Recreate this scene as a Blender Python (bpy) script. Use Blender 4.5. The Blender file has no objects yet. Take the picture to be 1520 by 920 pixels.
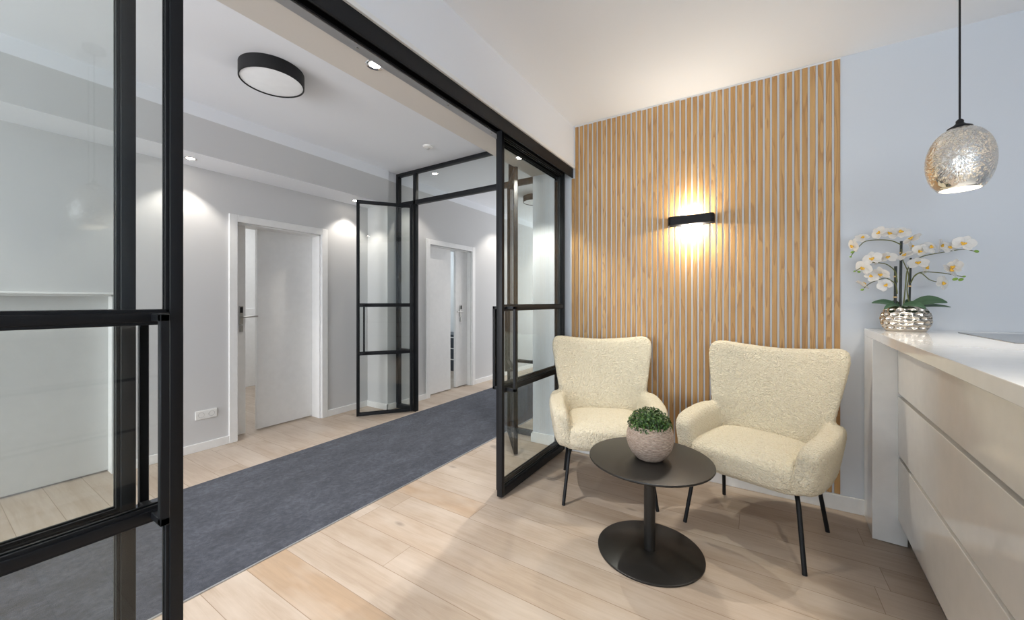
import bpy, bmesh, math, random
from mathutils import Vector, Matrix
random.seed(7)
S = bpy.context.scene
COL = S.collection
PI = math.pi
R = math.radians
DAY, EXPO = 94, 0.08

# ------------------------------------------------------------------ node helpers
class NT:
    def __init__(s, name):
        s.m = bpy.data.materials.new(name); s.m.use_nodes = True
        s.t = s.m.node_tree; s.t.nodes.clear()
        s.out = s.t.nodes.new('ShaderNodeOutputMaterial')
    def n(s, typ, ins=None, **kw):
        nd = s.t.nodes.new(typ)
        for k, v in kw.items(): setattr(nd, k, v)
        for k, v in (ins or {}).items(): s.set(nd, k, v)
        return nd
    def set(s, nd, k, v):
        sock = nd.inputs[k]
        if isinstance(v, bpy.types.NodeSocket): s.t.links.new(v, sock)
        elif isinstance(v, bpy.types.Node): s.t.links.new(v.outputs[0], sock)
        else: sock.default_value = v
    def math(s, op, a, b=0.0, c=0.0):
        return s.n('ShaderNodeMath', {0: a, 1: b, 2: c}, operation=op).outputs[0]
    def mix(s, f, a, b, blend='MIX'):
        nd = s.n('ShaderNodeMix', data_type='RGBA', blend_type=blend)
        s.set(nd, 0, f); s.set(nd, 6, a); s.set(nd, 7, b)
        return nd.outputs[2]
    def ramp(s, f, stops):
        nd = s.n('ShaderNodeValToRGB', {0: f}); cr = nd.color_ramp
        while len(cr.elements) < len(stops): cr.elements.new(.5)
        for e, (p, c) in zip(cr.elements, stops): e.position = p; e.color = c
        return nd.outputs[0]
    def coords(s, kind='Object', scale=(1, 1, 1)):
        tc = s.n('ShaderNodeTexCoord')
        mp = s.n('ShaderNodeMapping', {'Vector': tc.outputs[kind], 'Scale': scale})
        return mp.outputs[0]
    def noise(s, vec, scale, detail=3, rough=.5, out='Fac', dist=0):
        return s.n('ShaderNodeTexNoise', {'Vector': vec, 'Scale': scale, 'Detail': detail, 'Roughness': rough, 'Distortion': dist}).outputs[out]
    def bump(s, h, strength=.3, dist=.01):
        return s.n('ShaderNodeBump', {'Height': h, 'Strength': strength, 'Distance': dist}).outputs[0]
    def bsdf(s, **kw):
        b = s.n('ShaderNodeBsdfPrincipled')
        for k, v in kw.items(): s.set(b, k.replace('_', ' '), v)
        s.t.links.new(b.outputs[0], s.out.inputs[0]); return b

def C(r, g, b): return (r, g, b, 1)

def paint(name, c, rough=.85, bump=.08, spec=.25):
    k = NT(name); v = k.coords('Object')
    nz = k.noise(v, 220, 2)
    col = k.mix(k.noise(v, 1.3, 2), C(*[x * .985 for x in c]), C(*c))
    k.bsdf(Base_Color=col, Roughness=rough, Specular_IOR_Level=spec, Normal=k.bump(nz, bump, .001))
    return k.m

def simple(name, c, rough=.5, metal=0, spec=.5, coat=0, bump=0, bscale=300, em=None, es=0):
    k = NT(name); v = k.coords('Object')
    col = k.mix(k.noise(v, 18, 2), C(*[x * .94 for x in c]), C(*[min(1, x * 1.04) for x in c]))
    kw = dict(Base_Color=col, Roughness=rough, Metallic=metal, Specular_IOR_Level=spec, Coat_Weight=coat)
    if coat: kw['Coat_Roughness'] = .05
    if bump: kw['Normal'] = k.bump(k.noise(v, bscale, 2), bump, .002)
    if em: kw['Emission_Color'] = C(*em); kw['Emission_Strength'] = es
    k.bsdf(**kw); return k.m

def glass_mat(name, tint, f0=.045):
    k = NT(name)
    lw = k.n('ShaderNodeLayerWeight', {'Blend': .5})
    fr = k.math('ADD', k.math('MULTIPLY', k.math('POWER', lw.outputs['Facing'], 5.0), .55), f0)
    tr = k.n('ShaderNodeBsdfTransparent', {'Color': C(*tint)})
    gl = k.n('ShaderNodeBsdfGlossy', {'Color': C(1, 1, 1), 'Roughness': .0})
    mx = k.n('ShaderNodeMixShader', {0: fr, 1: tr.outputs[0], 2: gl.outputs[0]})
    k.t.links.new(mx.outputs[0], k.out.inputs[0]); return k.m

M = {}
M['wall'] = paint('pale_grey_wall_paint', (.645, .675, .715))
M['wallc'] = paint('corridor_grey_wall_paint', (.605, .605, .605))
M['white'] = paint('white_ceiling_paint', (.81, .83, .865), .9)
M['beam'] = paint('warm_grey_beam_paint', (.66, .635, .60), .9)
M['trimw'] = simple('white_lacquer', (.80, .80, .79), .38, spec=.4)
M['panel'] = simple('pale_grey_lacquer', (.60, .60, .59), .4, spec=.4)
M['black'] = simple('black_powder_coat', (.007, .008, .010), .5, spec=.28, bump=.05, bscale=700)
M['blackmatte'] = simple('black_matte_paint', (.010, .010, .011), .6, spec=.3)
M['tableblk'] = simple('black_table_lacquer', (.014, .013, .012), .36, spec=.45, bump=.04, bscale=900)
M['chanblk'] = simple('dark_channel', (.004, .004, .005), .7, spec=.1)
M['alu'] = simple('grey_aluminium', (.42, .43, .45), .4, .7)
M['chrome'] = simple('chrome', (.80, .80, .80), .12, 1)
M['steel'] = simple('brushed_steel', (.46, .45, .43), .3, 1)
M['glass'] = glass_mat('clear_glass', (.935, .950, .943), .026)
M['counter'] = simple('white_gloss_stone', (.78, .775, .76), .16, spec=.5, coat=.5)
M['drawer'] = simple('white_gloss_lacquer', (.74, .725, .69), .14, spec=.5, coat=.4)
M['gapgrey'] = simple('grey_recess_profile', (.16, .165, .145), .5, .2)
M['plinth'] = simple('grey_plinth', (.20, .19, .17), .4, .2)
M['hob'] = simple('dark_glass_hob', (.10, .105, .11), .12)
M['lens'] = simple('lit_lamp_lens', (1, .95, .88), .4, em=(1, .90, .78), es=40)
M['diff'] = simple('opal_diffuser', (.80, .81, .82), .5, em=(.93, .97, 1), es=.10)
M['led'] = simple('warm_led_strip', (1, .9, .7), .4, em=(1, .85, .62), es=30)
M['sock'] = simple('white_plastic', (.82, .82, .80), .35)
M['sockin'] = simple('grey_plastic', (.50, .50, .49), .4)
M['dcab'] = simple('dark_slate_lacquer', (.035, .045, .06), .35)
M['soil'] = simple('dark_soil', (.03, .022, .015), .95, bump=.6, bscale=200)
M['stake'] = simple('dark_bamboo_stake', (.010, .016, .014), .5)
M['tie'] = simple('raffia_tie', (.62, .44, .22), .7)
M['stem'] = simple('olive_stem', (.10, .11, .02), .5)
M['bud'] = simple('green_bud', (.22, .38, .05), .45)
M['oleaf'] = simple('orchid_leaf', (.055, .115, .060), .38, bump=.1, bscale=60)
M['lip'] = simple('yellow_orchid_lip', (.80, .46, .04), .5)
M['bulb'] = simple('warm_bulb', (1, .95, .85), .4, em=(1, .86, .66), es=6)

def petal_mat():
    k = NT('white_orchid_petal')
    d = k.n('ShaderNodeBsdfPrincipled', {'Base Color': C(.90, .885, .86), 'Roughness': .55})
    t = k.n('ShaderNodeBsdfTranslucent', {'Color': C(.9, .88, .84)})
    mx = k.n('ShaderNodeMixShader', {0: .3, 1: d.outputs[0], 2: t.outputs[0]})
    k.t.links.new(mx.outputs[0], k.out.inputs[0]); return k.m
M['petal'] = petal_mat()

def floor_mat():
    k = NT('whitewashed_oak_planks')
    tc = k.n('ShaderNodeTexCoord'); sp = k.n('ShaderNodeSeparateXYZ', {0: tc.outputs['Object']})
    x, y = sp.outputs[0], sp.outputs[1]
    W, L = .18, 1.9
    ry = k.math('DIVIDE', k.math('SUBTRACT', y, .688), W)
    row = k.math('FLOOR', ry); fy = k.math('FRACT', ry)
    wn = k.n('ShaderNodeTexWhiteNoise', {1: row}, noise_dimensions='1D')
    rx = k.math('ADD', k.math('DIVIDE', x, L), k.math('MULTIPLY', wn.outputs['Value'], 7.3))
    colm = k.math('FLOOR', rx); fx = k.math('FRACT', rx)
    cv = k.n('ShaderNodeCombineXYZ', {0: row, 1: colm})
    w2 = k.n('ShaderNodeTexWhiteNoise', {0: cv.outputs[0]}, noise_dimensions='2D')
    rnd = w2.outputs['Value']
    base = k.ramp(rnd, [(0, C(.44, .355, .28)), (.35, C(.49, .405, .33)), (.7, C(.42, .335, .26)), (.95, C(.475, .39, .315)), (1, C(.43, .31, .21))])
    off = k.n('ShaderNodeCombineXYZ', {0: k.math('MULTIPLY', rnd, 30), 1: k.math('MULTIPLY', rnd, 17)})
    ad = k.n('ShaderNodeVectorMath', {0: tc.outputs['Object'], 1: off.outputs[0]}, operation='ADD')
    mp = k.n('ShaderNodeMapping', {'Vector': ad.outputs[0], 'Scale': (1.6, 26, 1)})
    g = k.noise(mp.outputs[0], 1.6, 7, .68, dist=.9)
    mp2 = k.n('ShaderNodeMapping', {'Vector': ad.outputs[0], 'Scale': (1.2, 3.2, 1)})
    blot = k.noise(mp2.outputs[0], 1.8, 3, .55)
    c1 = k.mix(k.math('MULTIPLY', k.math('SUBTRACT', g, .36), 1.5), base, C(.31, .235, .17))
    c2 = k.mix(k.ramp(blot, [(.42, C(0, 0, 0)), (.72, C(.6, .6, .6))]), c1, C(.57, .50, .435))
    # knots
    mp3 = k.n('ShaderNodeMapping', {'Vector': ad.outputs[0], 'Scale': (1.3, 3.2, 1)})
    vo = k.n('ShaderNodeTexVoronoi', {'Vector': mp3.outputs[0], 'Scale': 1.7, 'Randomness': 1})
    kd = k.math('ADD', vo.outputs['Distance'], k.math('MULTIPLY', k.math('SUBTRACT', g, .5), .10))
    knot = k.ramp(kd, [(.02, C(1, 1, 1)), (.05, C(.55, .55, .55)), (.11, C(0, 0, 0))])
    gate = k.math('GREATER_THAN', k.n('ShaderNodeSeparateColor', {0: vo.outputs['Color']}).outputs[0], .40)
    c3 = k.mix(k.math('MULTIPLY', knot, k.math('MULTIPLY', gate, .8)), c2, C(.16, .13, .11))
    seam = k.math('MAXIMUM', k.math('LESS_THAN', fy, .016), k.math('LESS_THAN', fx, .0014))
    c4 = k.mix(k.math('MULTIPLY', seam, .7), c3, C(.20, .135, .08))
    h = k.math('SUBTRACT', k.math('MULTIPLY', g, .25), seam)
    k.bsdf(Base_Color=c4, Roughness=k.math('ADD', .36, k.math('MULTIPLY', g, .16)), Specular_IOR_Level=.42, Normal=k.bump(h, .25, .002))
    return k.m
M['floor'] = floor_mat()

def slat_mat():
    k = NT('oak_slats')
    geo = k.n('ShaderNodeNewGeometry'); rnd = geo.outputs['Random Per Island']
    tc = k.n('ShaderNodeTexCoord')
    off = k.n('ShaderNodeCombineXYZ', {0: k.math('MULTIPLY', rnd, 57), 1: k.math('MULTIPLY', rnd, 13), 2: k.math('MULTIPLY', rnd, 91)})
    ad = k.n('ShaderNodeVectorMath', {0: tc.outputs['Object'], 1: off.outputs[0]}, operation='ADD')
    mp = k.n('ShaderNodeMapping', {'Vector': ad.outputs[0], 'Scale': (20, 20, 1.5)})
    ns = k.noise(mp.outputs[0], .75, 2, .5)
    bands = k.math('FRACT', k.math('MULTIPLY', ns, k.math('ADD', 7, k.math('MULTIPLY', rnd, 6))))
    fine = k.noise(k.n('ShaderNodeMapping', {'Vector': ad.outputs[0], 'Scale': (160, 160, 5)}).outputs[0], 1, 3)
    base = k.ramp(rnd, [(0, C(.48, .27, .095)), (.3, C(.57, .345, .14)), (.55, C(.45, .245, .08)), (.8, C(.54, .31, .115)), (1, C(.60, .375, .16))])
    c1 = k.mix(k.ramp(bands, [(0, C(0, 0, 0)), (.6, C(.3, .3, .3)), (.92, C(1, 1, 1)), (1, C(.1, .1, .1))]), base, C(.34, .175, .065))
    c2 = k.mix(k.math('MULTIPLY', fine, .25), c1, C(.58, .38, .19))
    k.bsdf(Base_Color=c2, Roughness=.5, Specular_IOR_Level=.3, Normal=k.bump(fine, .15, .001))
    return k.m
M['slat'] = slat_mat()

def carpet_mat():
    k = NT('dark_blue_grey_carpet')
    v = k.coords('Object')
    v2 = k.coords('Object', (1, .55, 1))
    a = k.noise(v2, 5.5, 6, .78); b = k.noise(v, 38, 4, .75); c = k.noise(v, 320, 2)
    col = k.ramp(k.math('ADD', k.math('MULTIPLY', a, .55), k.math('MULTIPLY', b, .45)),
                 [(.38, C(.014, .017, .027)), (.50, C(.038, .044, .062)), (.63, C(.085, .095, .125))])
    col = k.mix(k.math('MULTIPLY', c, .25), col, C(.11, .118, .145))
    k.bsdf(Base_Color=col, Roughness=.95, Specular_IOR_Level=.1, Sheen_Weight=.15, Normal=k.bump(k.math('ADD', c, b), .8, .006))
    return k.m
M['carpet'] = carpet_mat()

def boucle_mat():
    k = NT('cream_boucle')
    v = k.coords('Object')
    nz = k.noise(v, 60, 3, .6, out='Color')
    vv = k.n('ShaderNodeMix', data_type='VECTOR'); k.set(vv, 0, .035); k.set(vv, 4, v); k.set(vv, 5, nz)
    vo = k.n('ShaderNodeTexVoronoi', {'Vector': vv.outputs[1], 'Scale': 125, 'Randomness': 1}, feature='SMOOTH_F1')
    f = k.noise(v, 420, 2)
    h = k.math('SUBTRACT', k.math('MULTIPLY', f, .25), k.math('MULTIPLY', vo.outputs['Distance'], 1.1))
    col = k.mix(k.ramp(vo.outputs['Distance'], [(.15, C(0, 0, 0)), (.75, C(.6, .6, .6))]), C(.95, .875, .69), C(.80, .69, .465))
    k.bsdf(Base_Color=col, Roughness=.95, Specular_IOR_Level=.12, Sheen_Weight=.25, Normal=k.bump(h, 1.0, .015))
    return k.m
M['boucle'] = boucle_mat()

def woven_mat():
    k = NT('woven_grey_beige_rope')
    v = k.coords('Object')
    sp = k.n('ShaderNodeSeparateXYZ', {0: v})
    z = sp.outputs[2]
    row = k.math('SINE', k.math('MULTIPLY', k.math('ADD', z, k.math('MULTIPLY', k.noise(v, 14, 2), .006)), 2 * PI / .0062))
    nz = k.noise(k.coords('Object', (1, 1, 5)), 55, 3, .65)
    col = k.ramp(nz, [(.3, C(.30, .225, .18)), (.5, C(.52, .41, .335)), (.68, C(.64, .53, .445))])
    col = k.mix(k.math('MULTIPLY', k.math('LESS_THAN', row, -.55), .55), col, C(.13, .09, .065))
    h = k.math('ADD', row, k.math('MULTIPLY', nz, 1.5))
    k.bsdf(Base_Color=col, Roughness=.8, Specular_IOR_Level=.15, Normal=k.bump(h, .6, .0025))
    return k.m
M['woven'] = woven_mat()

def leaf_mat():
    k = NT('boxwood_leaf')
    geo = k.n('ShaderNodeNewGeometry')
    col = k.ramp(geo.outputs['Random Per Island'], [(0, C(.012, .036, .008)), (.5, C(.028, .075, .014)), (1, C(.075, .150, .026))])
    k.bsdf(Base_Color=col, Roughness=.42, Specular_IOR_Level=.4); return k.m
M['boxleaf'] = leaf_mat()

def mercury_mat():
    k = NT('mirrored_firework_glass')
    tc = k.n('ShaderNodeTexCoord')
    # bursts of streaks radiating from several centres on the shade
    h = None
    for cdir in ((-.30, -.92, .05), (.75, -.55, -.1), (-.9, .2, .1), (.1, .95, 0), (.2, -.5, .8)):
        c = Vector(cdir).normalized()
        a = c.orthogonal().normalized(); b = c.cross(a)
        nrm = k.n('ShaderNodeVectorMath', {0: tc.outputs['Object']}, operation='NORMALIZE').outputs[0]
        dot = lambda w: k.n('ShaderNodeVectorMath', {0: nrm, 1: tuple(w)}, operation='DOT_PRODUCT').outputs['Value']
        ang = k.math('ARCTAN2', dot(a), dot(b)); rad = k.math('ARCCOSINE', dot(c))
        cv = k.n('ShaderNodeCombineXYZ', {0: k.math('MULTIPLY', ang, 10), 1: k.math('MULTIPLY', rad, 7.5), 2: float(cdir[0] * 9)})
        vo = k.n('ShaderNodeTexVoronoi', {'Vector': cv.outputs[0], 'Scale': 1.0})
        d = k.math('MULTIPLY', k.math('SUBTRACT', 1, vo.outputs['Distance']), k.math('LESS_THAN', rad, 1.0))
        h = d if h is None else k.math('MAXIMUM', h, d)
    fac = k.ramp(h, [(.50, C(0, 0, 0)), (.72, C(1, 1, 1))])
    mir = k.n('ShaderNodeBsdfGlossy', {'Color': C(.90, .89, .86), 'Roughness': .05, 'Normal': k.bump(h, .35, .006)})
    tr = k.n('ShaderNodeBsdfTransparent', {'Color': C(.55, .53, .50)})
    wh = k.n('ShaderNodeMixShader', {0: .7, 1: k.n('ShaderNodeBsdfDiffuse', {'Color': C(.92, .91, .89)}).outputs[0], 2: k.n('ShaderNodeBsdfTranslucent', {'Color': C(.9, .86, .78)}).outputs[0]})
    m0 = k.n('ShaderNodeMixShader', {0: .10, 1: mir.outputs[0], 2: tr.outputs[0]})
    m1 = k.n('ShaderNodeMixShader', {0: k.math('MULTIPLY', fac, .85), 1: m0.outputs[0], 2: wh.outputs[0]})
    k.t.links.new(m1.outputs[0], k.out.inputs[0]); return k.m
M['mercury'] = mercury_mat()
def milk_mat():  # white that stands in for the glow inside the mirrored shade
    k = NT('milky_glow_liner')
    a = k.n('ShaderNodeBsdfDiffuse', {'Color': C(.92, .90, .86)}); b = k.n('ShaderNodeBsdfTranslucent', {'Color': C(.92, .88, .80)})
    mx = k.n('ShaderNodeMixShader', {0: .6, 1: a.outputs[0], 2: b.outputs[0]})
    k.t.links.new(mx.outputs[0], k.out.inputs[0]); return k.m
M['milk'] = milk_mat()
M['potchrome'] = simple('silver_glazed_ceramic', (.66, .60, .52), .07, 1)

# ------------------------------------------------------------------ mesh helpers
class MB:
    def __init__(s): s.bm = bmesh.new()
    def _merge(s, b, mi=0):
        for f in b.faces: f.material_index = mi
        me = bpy.data.meshes.new('t'); b.to_mesh(me); b.free(); s.bm.from_mesh(me); bpy.data.meshes.remove(me); return s
    def box(s, x0, y0, z0, x1, y1, z1, bev=0, mi=0, seg=2):
        b = bmesh.new(); bmesh.ops.create_cube(b, size=1)
        bmesh.ops.scale(b, vec=(abs(x1 - x0), abs(y1 - y0), abs(z1 - z0)), verts=b.verts)
        bmesh.ops.translate(b, vec=((x0 + x1) / 2, (y0 + y1) / 2, (z0 + z1) / 2), verts=b.verts)
        if bev: bmesh.ops.bevel(b, geom=b.edges[:], offset=bev, segments=seg, affect='EDGES', profile=.5)
        return s._merge(b, mi)
    def prism(s, pts, z0, z1, bev=0, mi=0):
        b = bmesh.new(); lo = [b.verts.new((x, y, z0)) for x, y in pts]; hi = [b.verts.new((x, y, z1)) for x, y in pts]
        b.faces.new(lo[::-1]); b.faces.new(hi); n = len(pts)
        for i in range(n): b.faces.new((lo[i], lo[(i + 1) % n], hi[(i + 1) % n], hi[i]))
        bmesh.ops.recalc_face_normals(b, faces=b.faces)
        if bev: bmesh.ops.bevel(b, geom=b.edges[:], offset=bev, segments=2, affect='EDGES', profile=.5)
        return s._merge(b, mi)
    def lathe(s, prof, n=48, center=(0, 0, 0), sx=1, sy=1, mi=0, closed=False):
        b = bmesh.new(); rings = []
        for r, z in prof:
            if r < 1e-6: rings.append([b.verts.new((center[0], center[1], center[2] + z))])
            else: rings.append([b.verts.new((center[0] + sx * r * math.cos(2 * PI * i / n), center[1] + sy * r * math.sin(2 * PI * i / n), center[2] + z)) for i in range(n)])
        pairs = list(zip(rings, rings[1:])) + ([(rings[-1], rings[0])] if closed else [])
        for A, B in pairs:
            for i in range(n):
                j = (i + 1) % n
                if len(A) == 1 and len(B) == 1: continue
                if len(A) == 1: b.faces.new((A[0], B[j], B[i]))
                elif len(B) == 1: b.faces.new((A[i], A[j], B[0]))
                else: b.faces.new((A[i], A[j], B[j], B[i]))
        bmesh.ops.recalc_face_normals(b, faces=b.faces)
        return s._merge(b, mi)
    def tube(s, pts, r, n=10, mi=0, r1=None, square=False):
        pts = [Vector(p) for p in pts]; b = bmesh.new(); rings = []
        prev = None
        for i, p in enumerate(pts):
            d = (pts[min(i + 1, len(pts) - 1)] - pts[max(i - 1, 0)]).normalized()
            if prev is None: u = d.orthogonal().normalized()
            else: u = (prev - d * prev.dot(d)).normalized()
            prev = u; w = d.cross(u)
            rr = r if r1 is None else r + (r1 - r) * i / (len(pts) - 1)
            rings.append([b.verts.new(p + rr * (u * math.cos(2 * PI * k / n) + w * math.sin(2 * PI * k / n))) for k in range(n)])
        for A, B in zip(rings, rings[1:]):
            for i in range(n): b.faces.new((A[i], A[(i + 1) % n], B[(i + 1) % n], B[i]))
        b.faces.new(rings[0][::-1]); b.faces.new(rings[-1])
        bmesh.ops.recalc_face_normals(b, faces=b.faces)
        return s._merge(b, mi)
    def sup(s, c, h, e1=.5, e2=.5, nu=40, nv=20, fn=None, mi=0):
        """superellipsoid with half sizes h; fn deforms each point"""
        sg = lambda v, e: math.copysign(abs(v) ** e, v)
        b = bmesh.new(); rings = []
        for j in range(nv + 1):
            ph = -PI / 2 + PI * j / nv; ring = []
            for i in range(nu):
                th = 2 * PI * i / nu
                p = Vector((h[0] * sg(math.cos(ph), e1) * sg(math.cos(th), e2), h[1] * sg(math.cos(ph), e1) * sg(math.sin(th), e2), h[2] * sg(math.sin(ph), e1)))
                p += Vector(c)
                if fn: p = Vector(fn(p))
                ring.append(p)
            if j in (0, nv): rings.append([b.verts.new(sum(ring, Vector()) / nu)])
            else: rings.append([b.verts.new(p) for p in ring])
        for A, B in zip(rings, rings[1:]):
            for i in range(nu):
                j = (i + 1) % nu
                if len(A) == 1: b.faces.new((A[0], B[j], B[i]))
                elif len(B) == 1: b.faces.new((A[i], A[j], B[0]))
                else: b.faces.new((A[i], A[j], B[j], B[i]))
        bmesh.ops.recalc_face_normals(b, faces=b.faces)
        return s._merge(b, mi)
    def mesh(s, name, smooth=None):
        me = bpy.data.meshes.new(name); s.bm.to_mesh(me); s.bm.free()
        if smooth == 'all':
            for p in me.polygons: p.use_smooth = True
        elif smooth:
            for p in me.polygons: p.use_smooth = True
            me.set_sharp_from_angle(angle=R(smooth))
        return me
    def build(s, name, mats, parent=None, smooth=None, loc=None):
        me = s.mesh(name, smooth)
        for m in (mats if isinstance(mats, (list, tuple)) else [mats]): me.materials.append(m)
        o = bpy.data.objects.new(name, me); COL.objects.link(o)
        if parent: o.parent = parent
        if loc: o.location = loc
        return o

def tag(o, label, cat, group=None, kind=None):
    o['label'] = label; o['category'] = cat
    if group: o['group'] = group
    if kind: o['kind'] = kind
    return o
def thing(name, label, cat, loc=(0, 0, 0), rz=0, group=None):
    o = bpy.data.objects.new(name, None); COL.objects.link(o); o.empty_display_size = .1
    o.location = loc; o.rotation_euler = (0, 0, rz)
    return tag(o, label, cat, group)
def struct(o):
    o['kind'] = 'structure'; return o
def copy_tree(o, parent=None):
    c = o.copy(); COL.objects.link(c)
    if parent: c.parent = parent
    for ch in list(o.children): copy_tree(ch, c)
    return c
def bake(o):
    """apply the modifiers into plain mesh data"""
    dg = bpy.context.evaluated_depsgraph_get(); dg.update()
    me = bpy.data.meshes.new_from_object(o.evaluated_get(dg))
    o.modifiers.clear(); o.data = me
    for p in me.polygons: p.use_smooth = True

# ------------------------------------------------------------------ room shell
CZ, CC, BZ = 2.755, 2.785, 2.40          # room ceiling, corridor ceiling, beam / soffit underside
WB = 3.05                                # wall with the slats
LX, NX = -3.98, -3.62                    # recessed corridor wall, flush corridor wall
RX, YB, YE = 2.8, -3.4, 8.2

struct(MB().box(-7.2, YB - .2, -.12, RX + .2, YE, 0).build('floor', M['floor']))
struct(MB().box(-1.5, YB, CZ, RX + .1, WB + .1, CZ + .2).build('ceiling', M['white']))
struct(MB().box(-7.2, YB, CC, -1.5, YE, CC + .17).build('ceiling', M['white']))

# wall with the slats and its pier, white paint strip on the corridor side
struct(MB().box(-1.70, WB, 0, RX + .1, WB + .18, CC).build('wall_back', M['wall']))
struct(MB().box(-1.70, WB + .18, 0, -1.58, YE, 2.68).box(-1.70, WB + .18, 2.68, -1.58, YE, CC, mi=1).build('wall_corridor_right', [M['wallc'], M['white']]))
# beam over the glass front
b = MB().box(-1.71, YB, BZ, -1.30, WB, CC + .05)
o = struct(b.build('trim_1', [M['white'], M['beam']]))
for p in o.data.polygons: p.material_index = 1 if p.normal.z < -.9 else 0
# plaster bead along the lower edge of the beam
struct(MB().box(-1.315, YB, BZ - .004, -1.292, WB, BZ + .018, .002).build('trim_2', M['trimw']))
struct(MB().box(-1.46, YB, 0, -1.30, -.62, BZ).build('wall_left', M['wall']))
struct(MB().box(RX, YB, 0, RX + .15, WB, CZ).build('wall_right', M['wall']))
# rear wall behind the camera with a wide window
WX0, WX1, WZ0, WZ1 = -.7, 2.4, .5, 2.5
b = MB()
b.box(-4.2, YB - .15, 0, WX0, YB, CC); b.box(WX1, YB - .15, 0, RX + .15, YB, CC)
b.box(WX0, YB - .15, 0, WX1, YB, WZ0); b.box(WX0, YB - .15, WZ1, WX1, YB, CC)
struct(b.build('wall_front', M['wall']))
b = MB()
for x in (WX0, (WX0 + WX1) / 2 - .03, WX1 - .06): b.box(x, YB - .1, WZ0, x + .06, YB - .04, WZ1)
b.box(WX0, YB - .1, WZ0, WX1, YB - .04, WZ0 + .06); b.box(WX0, YB - .1, WZ1 - .06, WX1, YB - .04, WZ1)
struct(b.build('window_1', M['trimw']))
struct(MB().box(-7.2, YE, 0, -1.5, YE + .1, CC).build('wall_corridor_end', M['wallc']))

# corridor left wall (recessed part) with two doorways
def wall_x(x0, x1, y0, y1, ztop, openings, name, mats, strip=None):
    """wall lying along y with door openings [(ya, yb, ztop)]"""
    b = MB(); y = y0
    zt = strip if strip else ztop
    for ya, yb, zo in openings:
        b.box(x0, y, 0, x1, ya, zt); b.box(x0, ya, zo, x1, yb, zt); y = yb
    b.box(x0, y, 0, x1, y1, zt)
    if strip: b.box(x0, y0, strip, x1, y1, ztop, mi=1)
    return struct(b.build(name, mats))
D1 = (1.625, 2.43, 1.99); D3 = (-.25, .835, 1.318); D2 = (3.705, 4.60, 2.02)
wall_x(LX - .22, LX, YB, 3.02, BZ, [D3, D1], 'wall_corridor_left', [M['wallc'], M['white']])
wall_x(NX - .20, NX, 3.02, YE, CC, [D2], 'wall_corridor_far', [M['wallc'], M['white']], 2.68)
struct(MB().box(LX - .22, 3.02, 0, NX - .20, 3.2, CC).build('wall_corridor_step', M['wallc']))
# soffit above the recess
b = MB().box(LX - .22, YB, BZ, -3.60, 3.02, 2.68).box(LX - .22, YB, 2.68, -3.60, 3.02, CC, mi=1)
o = struct(b.build('trim_3', [M['wallc'], M['white']]))
for p in o.data.polygons:
    if p.normal.z < -.9: p.material_index = 1

# baseboards
def base(name, boxes):
    b = MB()
    for q in boxes: b.box(*q, bev=.003)
    return struct(b.build(name, M['trimw']))
BH = .07
base('baseboard_left', [(LX, YB, 0, LX + .014, D3[0] - .066, BH), (LX, .90, 0, LX + .014, 1.56, BH), (LX, 2.495, 0, LX + .014, 3.02, BH)])
base('baseboard_step', [(LX, 3.006, 0, NX + .014, 3.02, BH)])
base('baseboard_far', [(NX, 3.006, 0, NX + .014, 3.14, BH), (NX, 3.20, 0, NX + .014, 3.635, BH), (NX, 4.67, 0, NX + .014, YE, BH)])
base('baseboard_back', [(-1.70, WB - .014, 0, .555, WB, .092)])
base('baseboard_pier', [(-1.714, WB - .014, 0, -1.70, 3.13, .075), (-1.714, 3.20, 0, -1.70, YE, .075)])

# ------------------------------------------------------------------ wooden doors
def casing(name, x, d, w, xin, wt=None):
    ya, yb, zt = d; b = MB(); wt = wt or w
    b.box(x - .02, ya - w, 0, x + .016, ya, zt + wt, .003); b.box(x - .02, yb, 0, x + .016, yb + w, zt + wt, .003)
    b.box(x - .02, ya, zt, x + .016, yb, zt + wt, .003)
    b.box(x - xin, ya - .01, 0, x - .02, ya + .012, zt); b.box(x - xin, yb - .012, 0, x - .02, yb + .01, zt); b.box(x - xin, ya, zt - .012, x - .02, yb, zt + .01)
    return struct(b.build(name, M['trimw']))
def lock(par, x, y, z, dirn):
    """card-reader plate with a lever pointing along dirn*y"""
    h = MB().box(x, y - .017, z - .09, x + .012, y + .017, z + .085, .003).box(x, y - .012, z - .16, x + .02, y + .012, z - .10, .004).build('door_handle', M['steel'], par)
    MB().box(x + .011, y - .012, z + .02, x + .018, y + .012, z + .075, .002).build('card_reader', M['blackmatte'], h)
    MB().tube([(x + .01, y, z - .02), (x + .055, y, z - .02)], .009).tube([(x + .05, y - dirn * .006, z - .02), (x + .05, y + dirn * .125, z - .015)], .008).build('lever', M['steel'], h)
d1 = casing('door_1', LX, D1, .066, .22)
MB().box(-4.175, 1.862, .012, -4.135, 2.50, 1.985, .002).build('leaf', M['trimw'], d1)
MB().box(-4.155, 1.60, .012, -4.115, 1.752, 1.985, .002).build('leaf', M['trimw'], d1)
lock(d1, -4.115, 1.712, 1.14, 1)
d2 = casing('door_2', NX, D2, .068, .20)
MB().box(-3.735, 3.70, .012, -3.695, 4.205, 2.01, .002).build('leaf', M['trimw'], d2)
MB().box(-3.74, 4.325, .012, -3.70, 4.605, 2.01, .002).build('leaf', M['trimw'], d2)
lock(d2, -3.70, 4.43, 1.13, -1)
d3 = casing('door_3', LX, D3, .040, .22, .014)
MB().box(-4.13, -.245, .012, -4.09, .83, 1.312, .002).build('leaf', M['panel'], d3)

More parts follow.
